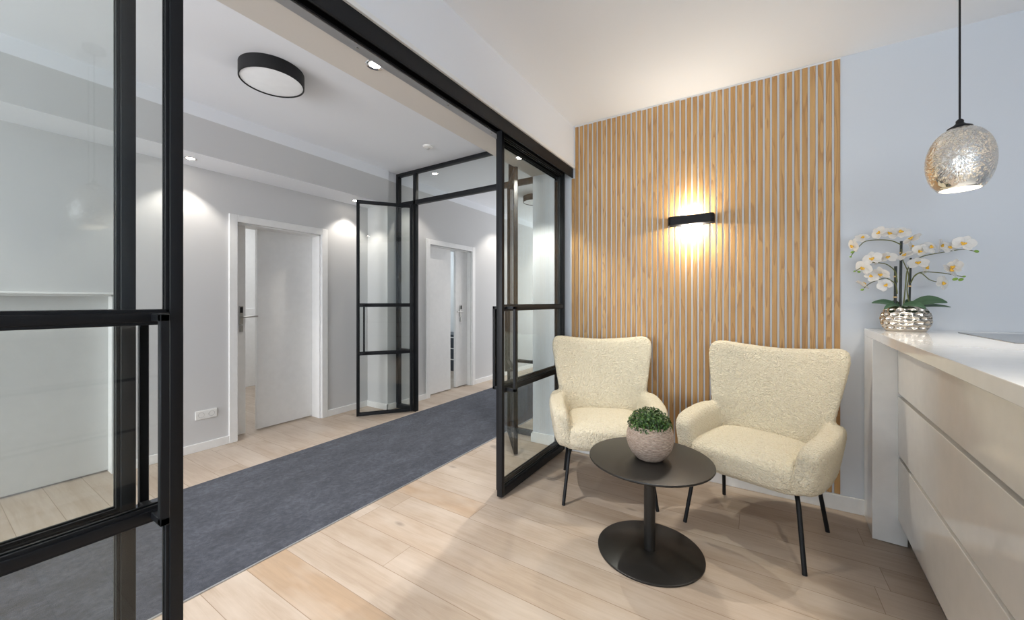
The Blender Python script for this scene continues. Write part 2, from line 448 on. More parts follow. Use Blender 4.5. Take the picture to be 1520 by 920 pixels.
# rooms behind the doors
b = MB()
b.box(-6.6, .9, 0, -6.4, 3.22, CC); b.box(-6.5, .9, 0, LX - .22, 1.0, CC); b.box(-6.5, 3.2, 0, NX - .2, 3.3, CC)
b.box(-6.5, 5.9, 0, NX - .2, 6.0, CC); b.box(-6.6, 3.2, 0, -6.4, 6.0, CC)
struct(b.build('wall_side_rooms', M['trimw']))
struct(MB().box(-6.4, 1.0, 0, -6.37, 3.2, 1.16, .004).build('trim_4', M['trimw']))
t = thing('low_cabinet', 'dark low drawer cabinet glimpsed through the far door gap', 'cabinet', (-4.75, 5.55, 0))
MB().box(-.5, -.2, 0, .75, .3, .66, .004).build('body', M['dcab'], t)
for z0, z1 in ((.03, .20), (.22, .40), (.42, .60)):
    MB().box(-.49, -.215, z0, .74, -.2, z1, .003).build('drawer', M['dcab'], t)
for z in (.21, .41, .61): MB().box(-.5, -.212, z - .008, .75, -.2, z + .008).build('trim_strip', M['trimw'], t)

# ------------------------------------------------------------------ carpet runner
t = thing('carpet_runner', 'dark blue-grey carpet runner along the corridor floor', 'carpet', (-2.65, 2.2, 0))
MB().box(-.61, -5.5, 0, .61, 5.9, .004, .0015).build('pile', M['carpet'], t)
MB().box(.609, -5.5, 0, .618, 5.9, .005).build('edge_strip', M['alu'], t)['label'] = 'thin light metal edge strip'

# ------------------------------------------------------------------ slat wall
t = thing('slat_panel', 'vertical oak slat panelling covering the wall behind the armchairs', 'wall panel', (-.43, WB, .096))
b = MB(); n = 44; x0 = -1.285; per = (0.441 - x0 + .0115) / n
for i in range(n):
    xa = x0 + i * per
    b.box(xa + .43, -.008, 0, xa + .43 + per - .0115, -.0005, CZ - .012 - .096 + random.uniform(-.004, .003), .0015, seg=1)
b.box(-1.318 + .43, -.008, 0, -1.292 + .43, -.0005, 2.312 - .096, .0015, seg=1)
b.build('slats', M['slat'], t)
MB().box(-1.29 + .43, -.004, CZ - .106, .445 + .43, -.0004, CZ - .097).build('top_joint', M['trimw'], t)

# ------------------------------------------------------------------ steel and glass doors
RAILS = (.697, 1.227)
def bar(b, p0, p1, w=.02):
    x0, x1 = sorted((p0[0], p1[0])); y0, y1 = sorted((p0[1], p1[1])); z0, z1 = sorted((p0[2], p1[2])); h = w / 2
    b.box(x0 - h, y0 - h, z0 - h, x1 + h, y1 + h, z1 + h, .002, seg=1)
def leaf(root, w, z0, z1, prof=.03, dep=.04, rail=.026, top=.03, bot=.05, handle=None, sides=(), reach=.06):
    """framed glass leaf in the local xz plane"""
    h = dep / 2; b = MB()
    b.box(0, -h, z0, prof, h, z1, .003); b.box(w - prof, -h, z0, w, h, z1, .003)
    zs = [z0 + bot]
    b.box(prof, -h, z0, w - prof, h, z0 + bot, .003); b.box(prof, -h, z1 - top, w - prof, h, z1, .003)
    for r in RAILS: b.box(prof, -h, r - rail / 2, w - prof, h, r + rail / 2, .003); zs += [r - rail / 2, r + rail / 2]
    zs.append(z1 - top)
    for a, c in zip(zs[::2], zs[1::2]):
        for sy in (-1, 1):
            y0, y1 = sorted((sy * .005, sy * (h - .007)))
            b.box(prof - .001, y0, a, prof + .008, y1, c, .001, seg=1); b.box(w - prof - .008, y0, a, w - prof + .001, y1, c, .001, seg=1)
            b.box(prof, y0, a - .001, w - prof, y1, a + .008, .001, seg=1); b.box(prof, y0, c - .008, w - prof, y1, c + .001, .001, seg=1)
    b.build('frame', M['black'], root, 40)
    for a, c in zip(zs[::2], zs[1::2]):
        MB().box(prof - .004, -.004, a - .004, w - prof + .004, .004, c + .004).build('glass_pane', M['glass'], root)
    for s in sides:
        b = MB(); y = s * (h + reach)
        bar(b, (handle, y, RAILS[0]), (handle, y, RAILS[1]))
        for r in RAILS: bar(b, (handle, s * h, r), (handle, y, r))
        b.build('pull_handle', M['black'], root, 40)
XS, XF = -1.385, -1.45
t = thing('sliding_glass_door', 'black framed sliding glass door beside the left armchair', 'door', (XS, 2.045, 0), R(90), 'sliding glass doors')
leaf(t, .965, .012, 2.365, handle=.06, sides=(1, -1))
t = thing('sliding_glass_door', 'black framed sliding glass door cut off by the left picture edge', 'door', (XS, -.54, 0), R(90), 'sliding glass doors')
leaf(t, .965, .012, 2.365, handle=.905, sides=(1, -1))
t = thing('fixed_glass_panel', 'fixed glass panel right behind the sliding door by the armchair', 'glass panel', (XF, 2.13, 0), R(90), 'fixed glass panels')
leaf(t, .92, .002, 2.363)
t = thing('fixed_glass_panel', 'fixed glass panel behind the sliding door at the left picture edge', 'glass panel', (XF, -.60, 0), R(90), 'fixed glass panels')
leaf(t, .942, .002, 2.363)
# overhead track
t = thing('door_track', 'black overhead sliding door track running under the white beam', 'track', (-1.38, 0, 2.32))
MB().box(.065, -3.2, -.003, .076, WB - .005, .079, .002).build('fascia', M['black'], t)
MB().box(-.085, -3.2, .072, .065, WB - .005, .0795).box(.035, -3.2, .03, .065, WB - .005, .072).box(-.045, -3.2, .05, -.035, WB - .005, .072).build('channel', M['chanblk'], t)
s = MB().box(-.10, -3.2, .045, -.05, WB - .005, .0795, .002).build('guide_rail', M['alu'], t)
s['label'] = 'grey aluminium guide rail'
for y in (1.05, 1.63, 2.05):
    MB().lathe([(0, -.003), (.007, -.003), (.007, .002), (0, .002)], 14, (-.075, y, .044)).build('screw', M['steel'], t)

# glazed screen across the corridor
YF = 3.17
t = thing('glazed_screen', 'black framed glass screen with transom across the corridor', 'partition', (-2.66, YF, 0))
def G(b, x0, z0, x1, z1): b.box(x0 + 2.66, -.025, z0, x1 + 2.66, .025, z1, .003)
b = MB(); XL, XR = NX, -1.70
G(b, XL, 0, XL + .04, CC - .002); G(b, XR - .04, 0, XR, CC - .002)
G(b, -3.335, 0, -3.295, CC - .04); G(b, -2.025, 0, -1.985, CC - .04)
G(b, XL + .04, CC - .04, XR - .04, CC - .002)
G(b, XL + .04, 2.385, XR - .04, 2.435)
for x0, x1 in ((XL + .04, -3.335), (-1.985, XR - .04)):
    G(b, x0, .004, x1, .05)
    for r in RAILS: G(b, x0, r - .013, x1, r + .013)
b.build('frame', M['black'], t, 40)
def P(x0, z0, x1, z1): MB().box(x0 + 2.656, -.004, z0 - .004, x1 + 2.664, .004, z1 + .004).build('glass_pane', M['glass'], t)
for x0, x1 in ((XL + .04, -3.335), (-3.295, -2.025), (-1.985, XR - .04)): P(x0, 2.435, x1, CC - .04)
for x0, x1 in ((XL + .04, -3.335), (-1.985, XR - .04)):
    P(x0, .05, x1, RAILS[0] - .013); P(x0, RAILS[0] + .013, x1, RAILS[1] - .013); P(x0, RAILS[1] + .013, x1, 2.385)
aL = math.atan2(2.673 - 3.14, -3.666 + 3.315)
t = thing('hinged_glass_door', 'black framed glass door leaf standing open beside the recessed wall', 'door', (-3.315, 3.125, 0), aL, 'hinged glass doors')
leaf(t, .60, .014, 2.375, dep=.034, prof=.026, rail=.024, bot=.03, top=.028, handle=.522, sides=(1,))
aR = math.atan2(2.70 - 3.14, -1.655 + 2.005)
t = thing('hinged_glass_door', 'black framed glass door leaf standing open behind the sliding door', 'door', (-2.005, 3.125, 0), aR, 'hinged glass doors')
leaf(t, .56, .014, 2.375, dep=.034, prof=.026, rail=.024, bot=.03, top=.028, handle=.51, sides=(-1,))

# ------------------------------------------------------------------ lamps and ceiling fittings
def spot(loc, e, size=95, blend=.45, col=(1, .93, .84), rad=.012, rot=(0, 0, 0)):
    l = bpy.data.lights.new('spot', 'SPOT'); l.energy = e; l.spot_size = R(size); l.spot_blend = blend; l.color = col; l.shadow_soft_size = rad
    o = bpy.data.objects.new('spot_light', l); COL.objects.link(o); o.location = loc; o.rotation_euler = rot; return o
def area(loc, rot, sx, sy, e, col, spread=180):
    l = bpy.data.lights.new('area', 'AREA'); l.shape = 'RECTANGLE'; l.size = sx; l.size_y = sy; l.energy = e; l.color = col; l.spread = R(spread)
    o = bpy.data.objects.new('area_light', l); COL.objects.link(o); o.location = loc; o.rotation_euler = rot; return o
dl = [((-3.78, 1.22, BZ), 'recessed downlight above the wall between the two left doors', 19),
      ((-3.80, 2.725, BZ), 'recessed downlight above the open glass leaf near the wall corner', 19),
      ((-1.535, 1.206, BZ), 'bright recessed downlight in the beam beside the black track', 86),
      ((-1.562, 2.596, BZ), 'recessed downlight in the beam seen through the sliding door', 86),
      ((-3.215, 3.38, CC), 'recessed downlight seen through the glass transom', 20)]
proto = None
for (x, y, z), lab, e in dl:
    if proto is None:
        proto = thing('recessed_downlight', lab, 'downlight', (x, y, z), 0, 'recessed downlights')
        MB().lathe([(.027, -.001), (.040, -.004), (.043, -.001), (.043, .001), (.027, .001)], 32, closed=True).build('trim_ring', M['chrome'], proto, 40)
        MB().lathe([(0, -.0012), (.027, -.0012), (.027, .0006), (0, .0006)], 28).build('lens', M['lens'], proto)
        o = proto
    else:
        o = copy_tree(proto); o.location = (x, y, z); o['label'] = lab
    spot((x, y, z - .012), e)
spot((-3.78, -.28, BZ - .01), 26); spot((-1.535, -.2, BZ - .01), 60)     # further along the same rows, outside the frame
for y in (5.2, 6.9): spot((-3.215, y, CC - .01), 40)

proto = thing('ceiling_lamp', 'round black drum ceiling lamp nearest on the corridor ceiling', 'ceiling lamp', (-2.678, 1.297, CC), 0, 'drum ceiling lamps')
MB().lathe([(.178, -.001), (.178, -.084), (.182, -.086), (.186, -.084), (.186, -.001)], 72, closed=True).build('drum', M['blackmatte'], proto, 40)
MB().lathe([(0, -.080), (.17, -.080), (.1785, -.078), (.1785, -.06), (0, -.06)], 64).build('diffuser', M['diff'], proto, 40)
o = copy_tree(proto); o.location = (-2.678, 4.9, CC); o['label'] = 'round black drum ceiling lamp seen farther off through the sliding door'
t = thing('smoke_detector', 'small white smoke detector on the corridor ceiling', 'smoke detector', (-2.70, 2.74, CC))
MB().lathe([(0, -.022), (.030, -.022), (.046, -.012), (.048, 0), (0, 0)], 40).build('housing', M['sock'], t, 40)
MB().lathe([(0, -.036), (.012, -.035), (.020, -.028), (.022, -.021), (0, -.021)], 28).build('sensor', M['sockin'], t, 40)

# wall lamp on the slats
t = thing('wall_lamp', 'black oblong wall lamp glowing up and down on the oak slats', 'wall lamp', (-.385, WB - .0082, 1.85))
def stadium(hw, y0, y1, r, n=8):
    pts = [(hw, y1), (-hw, y1)]
    for k in range(n + 1):
        a = PI + PI / 2 * k / n; pts.append((-hw + r + r * math.cos(a), y0 + r + r * math.sin(a)))
    for k in range(n + 1):
        a = 1.5 * PI + PI / 2 * k / n; pts.append((hw - r + r * math.cos(a), y0 + r + r * math.sin(a)))
    return pts
bm = bmesh.new()
outer = stadium(.150, -.075, 0, .030); inner = stadium(.146, -.071, -.004, .026)
ring = [[bm.verts.new((x, y, z)) for x, y in p] for p, z in ((outer, -.031), (outer, .031), (inner, .031), (inner, -.031))]
N = len(outer)
for a in range(4):
    A, B = ring[a], ring[(a + 1) % 4]
    for i in range(N): bm.faces.new((A[i], A[(i + 1) % N], B[(i + 1) % N], B[i]))
bmesh.ops.recalc_face_normals(bm, faces=bm.faces)
mb = MB(); mb.bm.free(); mb.bm = bm
mb.build('housing', M['blackmatte'], t, 40)
MB().box(-.145, -.07, -.006, .145, -.004, .006).build('mounting_plate', M['blackmatte'], t)
MB().box(-.055, -.045, .006, .055, -.030, .009).box(-.055, -.045, -.009, .055, -.030, -.006).build('led_strip', M['led'], t)
for s, e in ((1, 5.5), (-1, 11)):
    a = area((-.385, WB - .0082 - .0375, 1.85 + s * .011), (PI if s > 0 else 0, 0, 0), .11, .012, e, (1, .91, .77))

# pendants over the counter
def pendant(label, loc, e):
    t = thing('pendant_lamp', label, 'pendant lamp', loc, 0, 'mirrored pendant lamps')
    prof = []
    for k in range(29):
        ph = PI / 2 - (PI * .80) * k / 28
        prof.append((max(.022, .0945 * math.cos(ph) ** .86 if math.cos(ph) > 0 else 0), .134 * math.sin(ph)))
    inner = [(max(.018, r - .003), z) for r, z in prof][::-1]
    MB().lathe(prof + inner, 72, closed=True).build('shade', M['mercury'], t, 60)
    lin = [(r - .0045, z) for r, z in prof[4:]]
    MB().lathe(lin + [(r - .001, z) for r, z in lin][::-1], 64, closed=True).build('glow_liner', M['milk'], t, 60)['label'] = 'white liner added so the inside of the shade looks lit'  # added liner, its white makes the opening look lit
    MB().lathe([(0, .165), (.006, .165), (.011, .159), (.011, .150), (.017, .143), (.034, .133), (.036, .127), (0, .127)], 36).build('cap', M['blackmatte'], t, 50)
    top = CZ - loc[2]
    MB().tube([(0, 0, .162), (0, 0, top - .015)], .0032, 8).build('cord', M['blackmatte'], t, 60)
    MB().lathe([(0, top - .03), (.045, top - .03), (.05, top - .026), (.05, top - .001), (0, top - .001)], 40).build('canopy', M['blackmatte'], t, 40)
    MB().sup((0, 0, -.01), (.028, .028, .036), 1, 1, 24, 14).build('bulb', M['bulb'], t, 'all')
    MB().tube([(0, 0, .02), (0, 0, .130)], .014, 16).build('lamp_holder', M['blackmatte'], t, 40)
    l = bpy.data.lights.new('pendant_point', 'POINT'); l.energy = 4; l.color = (1, .92, .80); l.shadow_soft_size = .04
    o = bpy.data.objects.new('pendant_light', l); COL.objects.link(o); o.location = (loc[0], loc[1], loc[2] - .05)
    spot((loc[0], loc[1], loc[2] - .112), e, 125, .6, (1, .92, .80), .03)
    return t
pendant('mirrored glass pendant lamp hanging above the white counter', (.677, 2.20, 1.814), 17)
pendant('second mirrored glass pendant lamp above the counter, seen only as a reflection', (.50, .60, 1.814), 54)

# ------------------------------------------------------------------ wall socket
t = thing('wall_socket', 'white double wall socket low on the corridor wall', 'wall socket', (LX, 1.391, .304))
MB().box(0, -.076, -.037, .011, .076, .037, .003).build('plate', M['sock'], t)
for s in (-1, 1):
    i = MB()
    bm_ = MB().lathe([(0, .004), (.018, .004), (.020, .0115), (.022, .0125), (.022, 0), (0, 0)], 28)
    for v in bm_.bm.verts: v.co = Vector((v.co.z + .0, v.co.x + s * .037, v.co.y))
    bmesh.ops.recalc_face_normals(bm_.bm, faces=bm_.bm.faces)
    q = bm_.build('outlet', M['sockin'], t, 40); q.location = (0.0005, 0, 0)
    MB().tube([(.004, s * .037 - .009, 0), (.0055, s * .037 - .009, 0)], .0028).tube([(.004, s * .037 + .009, 0), (.0055, s * .037 + .009, 0)], .0028).build('pin_hole', M['chanblk'], q)

# ------------------------------------------------------------------ armchairs
def make_chair():
    t = thing('armchair', '', 'armchair', (0, 0, 0), 0, 'cream boucle armchairs')
    b = MB()
    # backrest: slab that widens and leans towards the top, its sides curling forward
    def lerp(tab, z):
        for (a, va), (c, vc) in zip(tab, tab[1:]):
            if z <= c: return va + (vc - va) * max(0, (z - a)) / (c - a)
        return tab[-1][1]
    wid = [(.30, .255), (.45, .285), (.56, .300), (.66, .316), (.80, .342), (.92, .364), (1.0, .372)]
    def back(p):
        u = p.x / .34; z = p.z
        w = lerp(wid, z); x = u * w
        lean = .180 + (z - .34) * .285
        curl = .085 * abs(u) ** 2.4 * min(1, max(0, (z - .38) / .3))
        if z > .8: z += (.050 * min(1, abs(u)) ** 2.2 - .022) * (z - .8) / .2
        th = 1.0 + .15 * max(0, .7 - z)
        return (x, lean + p.y * th - curl, z)
    b.sup((0, 0, .660), (.34, .058, .340), .20, .42, 96, 64, back)
    # arms
    for s in (-1, 1):
        def arm(p):
            y = p.y; k = (y + .27) / .52
            z = p.z
            top = .598 + .030 * max(0, k)
            zz = .345 + (z - .345) / (.62 - .345) * (top - .345)
            flare = .17 * (zz - .50)
            bow = .024 * math.sin(PI * min(1, max(0, k)))
            return (s * (abs(p.x) + flare + bow - .008), y, zz)
        b.sup((s * .293, -.015, .4825), (.057, .262, .1375), .42, .45, 56, 40, arm)
    # body under the cushion
    b.sup((0, -.015, .395), (.300, .262, .068), .45, .38, 64, 24)
    shell = b.build('upholstered_shell', M['boucle'], t)
    m = shell.modifiers.new('r', 'REMESH'); m.mode = 'VOXEL'; m.voxel_size = .0085; m.use_smooth_shade = True
    m = shell.modifiers.new('s', 'SMOOTH'); m.factor = .5; m.iterations = 9
    tx = bpy.data.textures.new('boucle_lumps', 'CLOUDS'); tx.noise_scale = .011; tx.noise_depth = 1
    m = shell.modifiers.new('d', 'DISPLACE'); m.texture = tx; m.strength = .0055; m.mid_level = .5; m.texture_coords = 'LOCAL'
    bake(shell)
    def crown(p):
        r = max(0, 1 - (p.x / .26) ** 2) * max(0, 1 - ((p.y + .06) / .3) ** 2)
        f = max(0, (-p.y - .12) / .2)
        return (p.x * (1 + .05 * f), p.y, p.z + (.022 * r if p.z > .42 else 0) - .012 * f * f)
    seat = MB().sup((0, -.06, .428), (.262, .248, .078), .50, .40, 72, 40, crown).build('seat_cushion', M['boucle'], t)
    m = seat.modifiers.new('r', 'REMESH'); m.mode = 'VOXEL'; m.voxel_size = .0085; m.use_smooth_shade = True
    m = seat.modifiers.new('s', 'SMOOTH'); m.factor = .5; m.iterations = 6
    m = seat.modifiers.new('d', 'DISPLACE'); m.texture = tx; m.strength = .0055; m.mid_level = .5; m.texture_coords = 'LOCAL'
    bake(seat)
    for sx in (-1, 1):
        MB().tube([(sx * .225, -.150, .338), (sx * .238, -.195, .325), (sx * .247, -.212, .300), (sx * .282, -.256, 0)], .0105, 12).build('leg', M['black'], t, 50)
        MB().tube([(sx * .225, .100, .338), (sx * .235, .155, .325), (sx * .240, .172, .300), (sx * .268, .252, 0)], .0105, 12).build('leg', M['black'], t, 50)
    b = MB()
    for sx in (-1, 1): b.tube([(sx * .225, -.155, .336), (sx * .225, .105, .336)], .0105, 10)
    b.box(-.225, -.11, .329, .225, -.08, .338, .002); b.box(-.225, .03, .329, .225, .06, .338, .002)
    b.build('underframe', M['black'], t, 50)
    return t
ch = make_chair()
ch.location = (-.860, 2.55, 0); ch.rotation_euler = (0, 0, R(25.0))
ch['label'] = 'cream boucle armchair by the glass door, left of the round table'
c2 = copy_tree(ch); c2.location = (.008, 2.562, 0); c2.rotation_euler = (0, 0, R(-18.0))
c2['label'] = 'cream boucle armchair beside the white counter, right of the round table'

# ------------------------------------------------------------------ round table and its plant
t = thing('side_table', 'round black pedestal side table between the two armchairs', 'table', (-.452, 2.03, 0))
MB().lathe([(0, .462), (.290, .462), (.297, .464), (.300, .468), (.300, .472), (.2985, .4745), (.296, .475), (0, .475)], 96).build('tabletop', M['tableblk'], t, 40)
MB().lathe([(0, .010), (.0275, .010), (.0275, .450), (.045, .452), (.045, .462), (0, .462)], 40).build('column', M['tableblk'], t, 40)
MB().lathe([(0, 0), (.252, 0), (.256, .003), (.256, .009), (.253, .0115), (0, .0125)], 96).build('base_plate', M['tableblk'], t, 40)

t = thing('potted_boxwood', 'small green boxwood ball in a woven pot on the black table', 'potted plant', (-.450, 2.025, .4755))
prof = [(0, 0), (.058, 0), (.066, .004), (.090, .030), (.106, .060), (.114, .092), (.1125, .125), (.105, .155), (.098, .172), (.092, .172), (.098, .150), (.104, .120), (.098, .110), (0, .110)]
MB().lathe(prof, 72).build('woven_pot', M['woven'], t, 60)
MB().lathe([(0, .135), (.060, .134), (.099, .128), (.099, .112), (0, .112)], 36).build('soil', M['soil'], t)
bm = bmesh.new()
def leaf_blade(bm, c, nrm, size, up):
    n_ = nrm.normalized(); a = n_.cross(up)
    a = a.normalized() if a.length > 1e-4 else n_.orthogonal().normalized(); d = n_.cross(a)
    L, W = size, size * .55
    pts = [c - d * L * .5, c + a * W * .5 - d * L * .05, c + d * L * .5, c - a * W * .5 - d * L * .05, c + n_ * W * .14, c - n_ * W * .06]
    v = [bm.verts.new(p) for p in pts]
    for i in range(4):
        j = (i + 1) % 4
        bm.faces.new((v[i], v[j], v[4])); bm.faces.new((v[j], v[i], v[5]))
for k in range(1500):
    th = random.uniform(0, 2 * PI); cz = random.uniform(.02, 1)
    q = Vector((math.cos(th) * math.sqrt(1 - cz * cz), math.sin(th) * math.sqrt(1 - cz * cz), cz))
    rr = random.uniform(.78, 1.04)
    c = Vector((q.x * .106 * rr, q.y * .106 * rr, .152 + q.z * .100 * rr))
    nr = (q + Vector([random.gauss(0, .55) for _ in range(3)]))
    leaf_blade(bm, c, nr, random.uniform(.012, .019), Vector([random.gauss(0, 1) for _ in range(3)]))
mb = MB(); mb.bm.free(); mb.bm = bm
mb.build('foliage', M['boxleaf'], t)
b = MB()
for k in range(26):
    th = random.uniform(0, 2 * PI); cz = random.uniform(.1, 1); h = math.sqrt(1 - cz * cz)
    b.tube([(0, 0, .13), (math.cos(th) * h * .05, math.sin(th) * h * .05, .135 + cz * .06), (math.cos(th) * h * .085, math.sin(th) * h * .085, .15 + cz * .088)], .0016, 5)
b.build('twigs', M['stem'], t)

# ------------------------------------------------------------------ white counter
TH = R(-3.64)
def ctr(x, y):
    """local counter coordinates (x to the right, y away from the wall) to the room"""
    return (.550 + x * math.cos(TH) + y * math.sin(TH), 3.05 + x * math.sin(TH) - y * math.cos(TH))
def front(x, y): 
    p = ctr(x, y); return (p[0], p[1])
t = thing('worktop', 'glossy white counter top with waterfall end panel against the wall', 'worktop', (0, 0, 0))
pa, pb = ctr(0, 3.4), ctr(1.15, 3.4)
MB().prism([(.550, 3.046), pa, pb, (1.66, 3.046)], 1.068, 1.11, .002).build('slab', M['counter'], t)
q0, q1, q2 = ctr(0, .285), ctr(.135, .285), (.690, 3.046)
MB().prism([(.550, 3.046), q0, q1, q2], 0.004, 1.068, .002).build('end_panel', M['counter'], t)
h0, h1, h2, h3 = ctr(.335, .17), ctr(.335, .77), ctr(.92, .77), ctr(.92, .17)
MB().prism([h0, h1, h2, h3], 1.110, 1.1125, .0008).build('sink_cover', M['hob'], t)['label'] = 'grey glass inset in the white top'
t = thing('drawer_cabinet', 'white handleless drawer cabinet under the counter top', 'cabinet', (0, 0, 0))
def cab(x0, x1, y0, y1, z0, z1, name, m, par, bev=.002):
    return MB().prism([ctr(x0, y0), ctr(x0, y1), ctr(x1, y1), ctr(x1, y0)], z0, z1, bev).build(name, m, par)
cab(.122, 1.10, .288, 3.38, .140, 1.066, 'carcass', M['gapgrey'], t)
cab(.150, 1.05, .288, 3.38, .0, .140, 'plinth', M['plinth'], t)
for z0, z1 in ((.138, .459), (.477, .776), (.794, 1.060)):
    cab(.098, .122, .288, 3.36, z0, z1, 'drawer_front', M['drawer'], t)

# ------------------------------------------------------------------ orchid
OX, OY, OZ = .682, 2.86, 1.1102
t = thing('potted_orchid', 'white artificial orchid in a dimpled silver pot on the counter', 'potted plant', (OX, OY, OZ))
def dimple_pot():
    bm = bmesh.new(); nu, nv = 220, 72; H_ = .132; rings = []
    for j in range(nv + 1):
        v = j / nv; z = H_ * v
        s = .60 + .40 * math.sin(PI * min(1, (v * .92 + .06))) ** .62
        ring = []
        for i in range(nu):
            th = 2 * PI * i / nu
            cx, sy = math.cos(th), math.sin(th)
            x = .102 * s * math.copysign(abs(cx) ** .85, cx); y = .062 * s * math.copysign(abs(sy) ** .85, sy)
            rowf = (v - .10) / .165; row = math.floor(rowf)
            if 0 <= row < 5:
                cf = (th / (2 * PI)) * 15 + (.5 if row % 2 else 0); fx = cf - math.floor(cf) - .5; fy = rowf - row - .5
                d = (fx / .50) ** 2 + (fy / .50) ** 2
                dep = .0085 * max(0, 1 - d)
            else: dep = 0
            r = math.hypot(x, y); k = 1 - dep / r
            ring.append(bm.verts.new((x * k, y * k, z)))
        rings.append(ring)
    rim = [bm.verts.new((v.co.x * .90, v.co.y * .86, H_ - .001)) for v in rings[-1]]
    low = [bm.verts.new((v.co.x * .88, v.co.y * .84, H_ - .03)) for v in rings[-1]]
    for A, B in zip(rings + [rim], rings[1:] + [rim, low]):
        if A is rim and B is rim: continue
        for i in range(nu): bm.faces.new((A[i], A[(i + 1) % nu], B[(i + 1) % nu], B[i]))
    bm.faces.new(rings[0][::-1]); bm.faces.new(low)
    bmesh.ops.recalc_face_normals(bm, faces=bm.faces)
    mb = MB(); mb.bm.free(); mb.bm = bm; return mb
dimple_pot().build('pot', M['potchrome'], t, 70)
MB().sup((0, 0, .112), (.072, .044, .012), 1, .8, 40, 10).build('moss', M['soil'], t, 'all')
# leaves: long blades with a keel
def oleaf(base, tip, w, lift, name='leaf', droop=.02, roll=0):
    base, tip = Vector(base), Vector(tip); d = tip - base; L = d.length; side = d.cross(Vector((0, 0, 1))).normalized()
    side = Matrix.Rotation(R(roll), 3, d.normalized()) @ side; nrm = side.cross(d).normalized()
    bm = bmesh.new(); n, mth = 14, 6; top = []; bot = []
    for i in range(n + 1):
        s = i / n; c = base + d * s + Vector((0, 0, lift * math.sin(PI * s * .9) - droop * s * s))
        wd = w * max(.04, math.sin(PI * min(1, .12 + .86 * s)) ** .7) * .5
        ra, rb = [], []
        for j in range(mth + 1):
            q = -1 + 2 * j / mth; p = c + side * wd * q + nrm * (.22 * wd * abs(q))
            ra.append(bm.verts.new(p + nrm * .001)); rb.append(bm.verts.new(p - nrm * .001))
        top.append(ra); bot.append(rb)
    for i in range(n):
        for j in range(mth):
            bm.faces.new((top[i][j], top[i + 1][j], top[i + 1][j + 1], top[i][j + 1])); bm.faces.new((bot[i][j], bot[i][j + 1], bot[i + 1][j + 1], bot[i + 1][j]))
        bm.faces.new((top[i][0], bot[i][0], bot[i + 1][0], top[i + 1][0])); bm.faces.new((top[i][mth], top[i + 1][mth], bot[i + 1][mth], bot[i][mth]))
    bm.faces.new([v for v in top[0]] + bot[0][::-1]); bm.faces.new(top[n][::-1] + bot[n])
    bmesh.ops.recalc_face_normals(bm, faces=bm.faces)
    mb = MB(); mb.bm.free(); mb.bm = bm; mb.build(name, M['oleaf'], t, 60)
oleaf((-.025, -.012, .130), (-.138, -.02, .168), .050, .008, roll=-34)
oleaf((.020, -.005, .136), (.146, -.03, .158), .066, .018, droop=.010, roll=42)
oleaf((-.02, -.035, .136), (.055, -.085, .140), .050, .010, roll=30)
oleaf((-.03, -.02, .130), (-.098, -.07, .134), .034, .010, roll=-20)
oleaf((.03, -.01, .130), (.165, -.005, .132), .034, .006, droop=.004, roll=25)
oleaf((.010, .012, .134), (.050, .04, .160), .050, .010, roll=40)
oleaf((-.02, .012, .134), (-.07, .03, .152), .044, .010, roll=-40)
# stakes with raffia ties
for p0, p1, r in (((-.040, 0, .11), (-.038, 0, .348), .0062), ((-.020, .0, .11), (-.016, 0, .482), .0055), ((.017, .01, .11), (.023, .01, .391), .0046)):
    MB().tube([p0, p1], r, 12).build('stake', M['stake'], t, 50)
for c, r in (((-.0395, 0, .182), .0082), ((-.0385, 0, .293), .0075), ((-.017, 0, .420), .0068), ((.019, .01, .240), .0065), ((.022, .01, .352), .006)):
    MB().lathe([(r - .002, -.004), (r, -.003), (r, .003), (r - .002, .004)], 16, c, closed=True).build('raffia_tie', M['tie'], t, 50)
def sp(*pts): # smooth path through points
    pts = [Vector(p) for p in pts]; out = []
    P4 = [pts[0]] + pts + [pts[-1]]
    for i in range(len(pts) - 1):
        a, b_, c, d = P4[i:i + 4]
        for k in range(6):
            s = k / 6
            out.append(.5 * ((2 * b_) + (c - a) * s + (2 * a - 5 * b_ + 4 * c - d) * s * s + (3 * b_ - a - 3 * c + d) * s ** 3))
    out.append(pts[-1]); return out
YO = -.010
def L(u, v, y=YO):
    """offset from the pot seen face-on: centimetres right of the pot's middle and above its foot"""
    return Vector((u / 100, y, v / 100))

for pts in ([(-2.0, 46.3), (-6.0, 48.8), (-11.9, 49.6), (-16.1, 49.2), (-18.3, 47.2), (-21.4, 42.9), (-22.3, 41.2)],
            [(-1.0, 13), (-.2, 24), (.4, 32), (2.1, 35.6), (4.4, 38.3), (7.6, 39.9), (14.2, 41.2), (20.7, 42.1), (24.8, 40.8)],
            [(-3.4, 26), (-4.1, 31.6), (-6.0, 34.6), (-8.7, 36.5), (-14.1, 37.2), (-17.5, 35.1), (-20.6, 32.6)],
            [(-3.4, 20), (-4.1, 25.1), (-6.5, 27.7), (-8.7, 28.5), (-14.1, 26.0), (-16.9, 23.1)],
            [(1.5, 13), (.4, 22), (1.0, 30), (-1.2, 38), (-1.8, 44)],
            [(1.8, 25.6), (3.3, 29.5), (5.9, 31.2), (10.1, 31.0), (14.9, 30.1), (20.7, 28.2)],
            [(3.0, 29), (5.5, 30.8), (8.8, 27.2), (11.8, 25.8)]):
    MB().tube(sp(*[L(*p) for p in pts]), .0029, 8, r1=.0018).build('stem', M['stem'], t, 70)
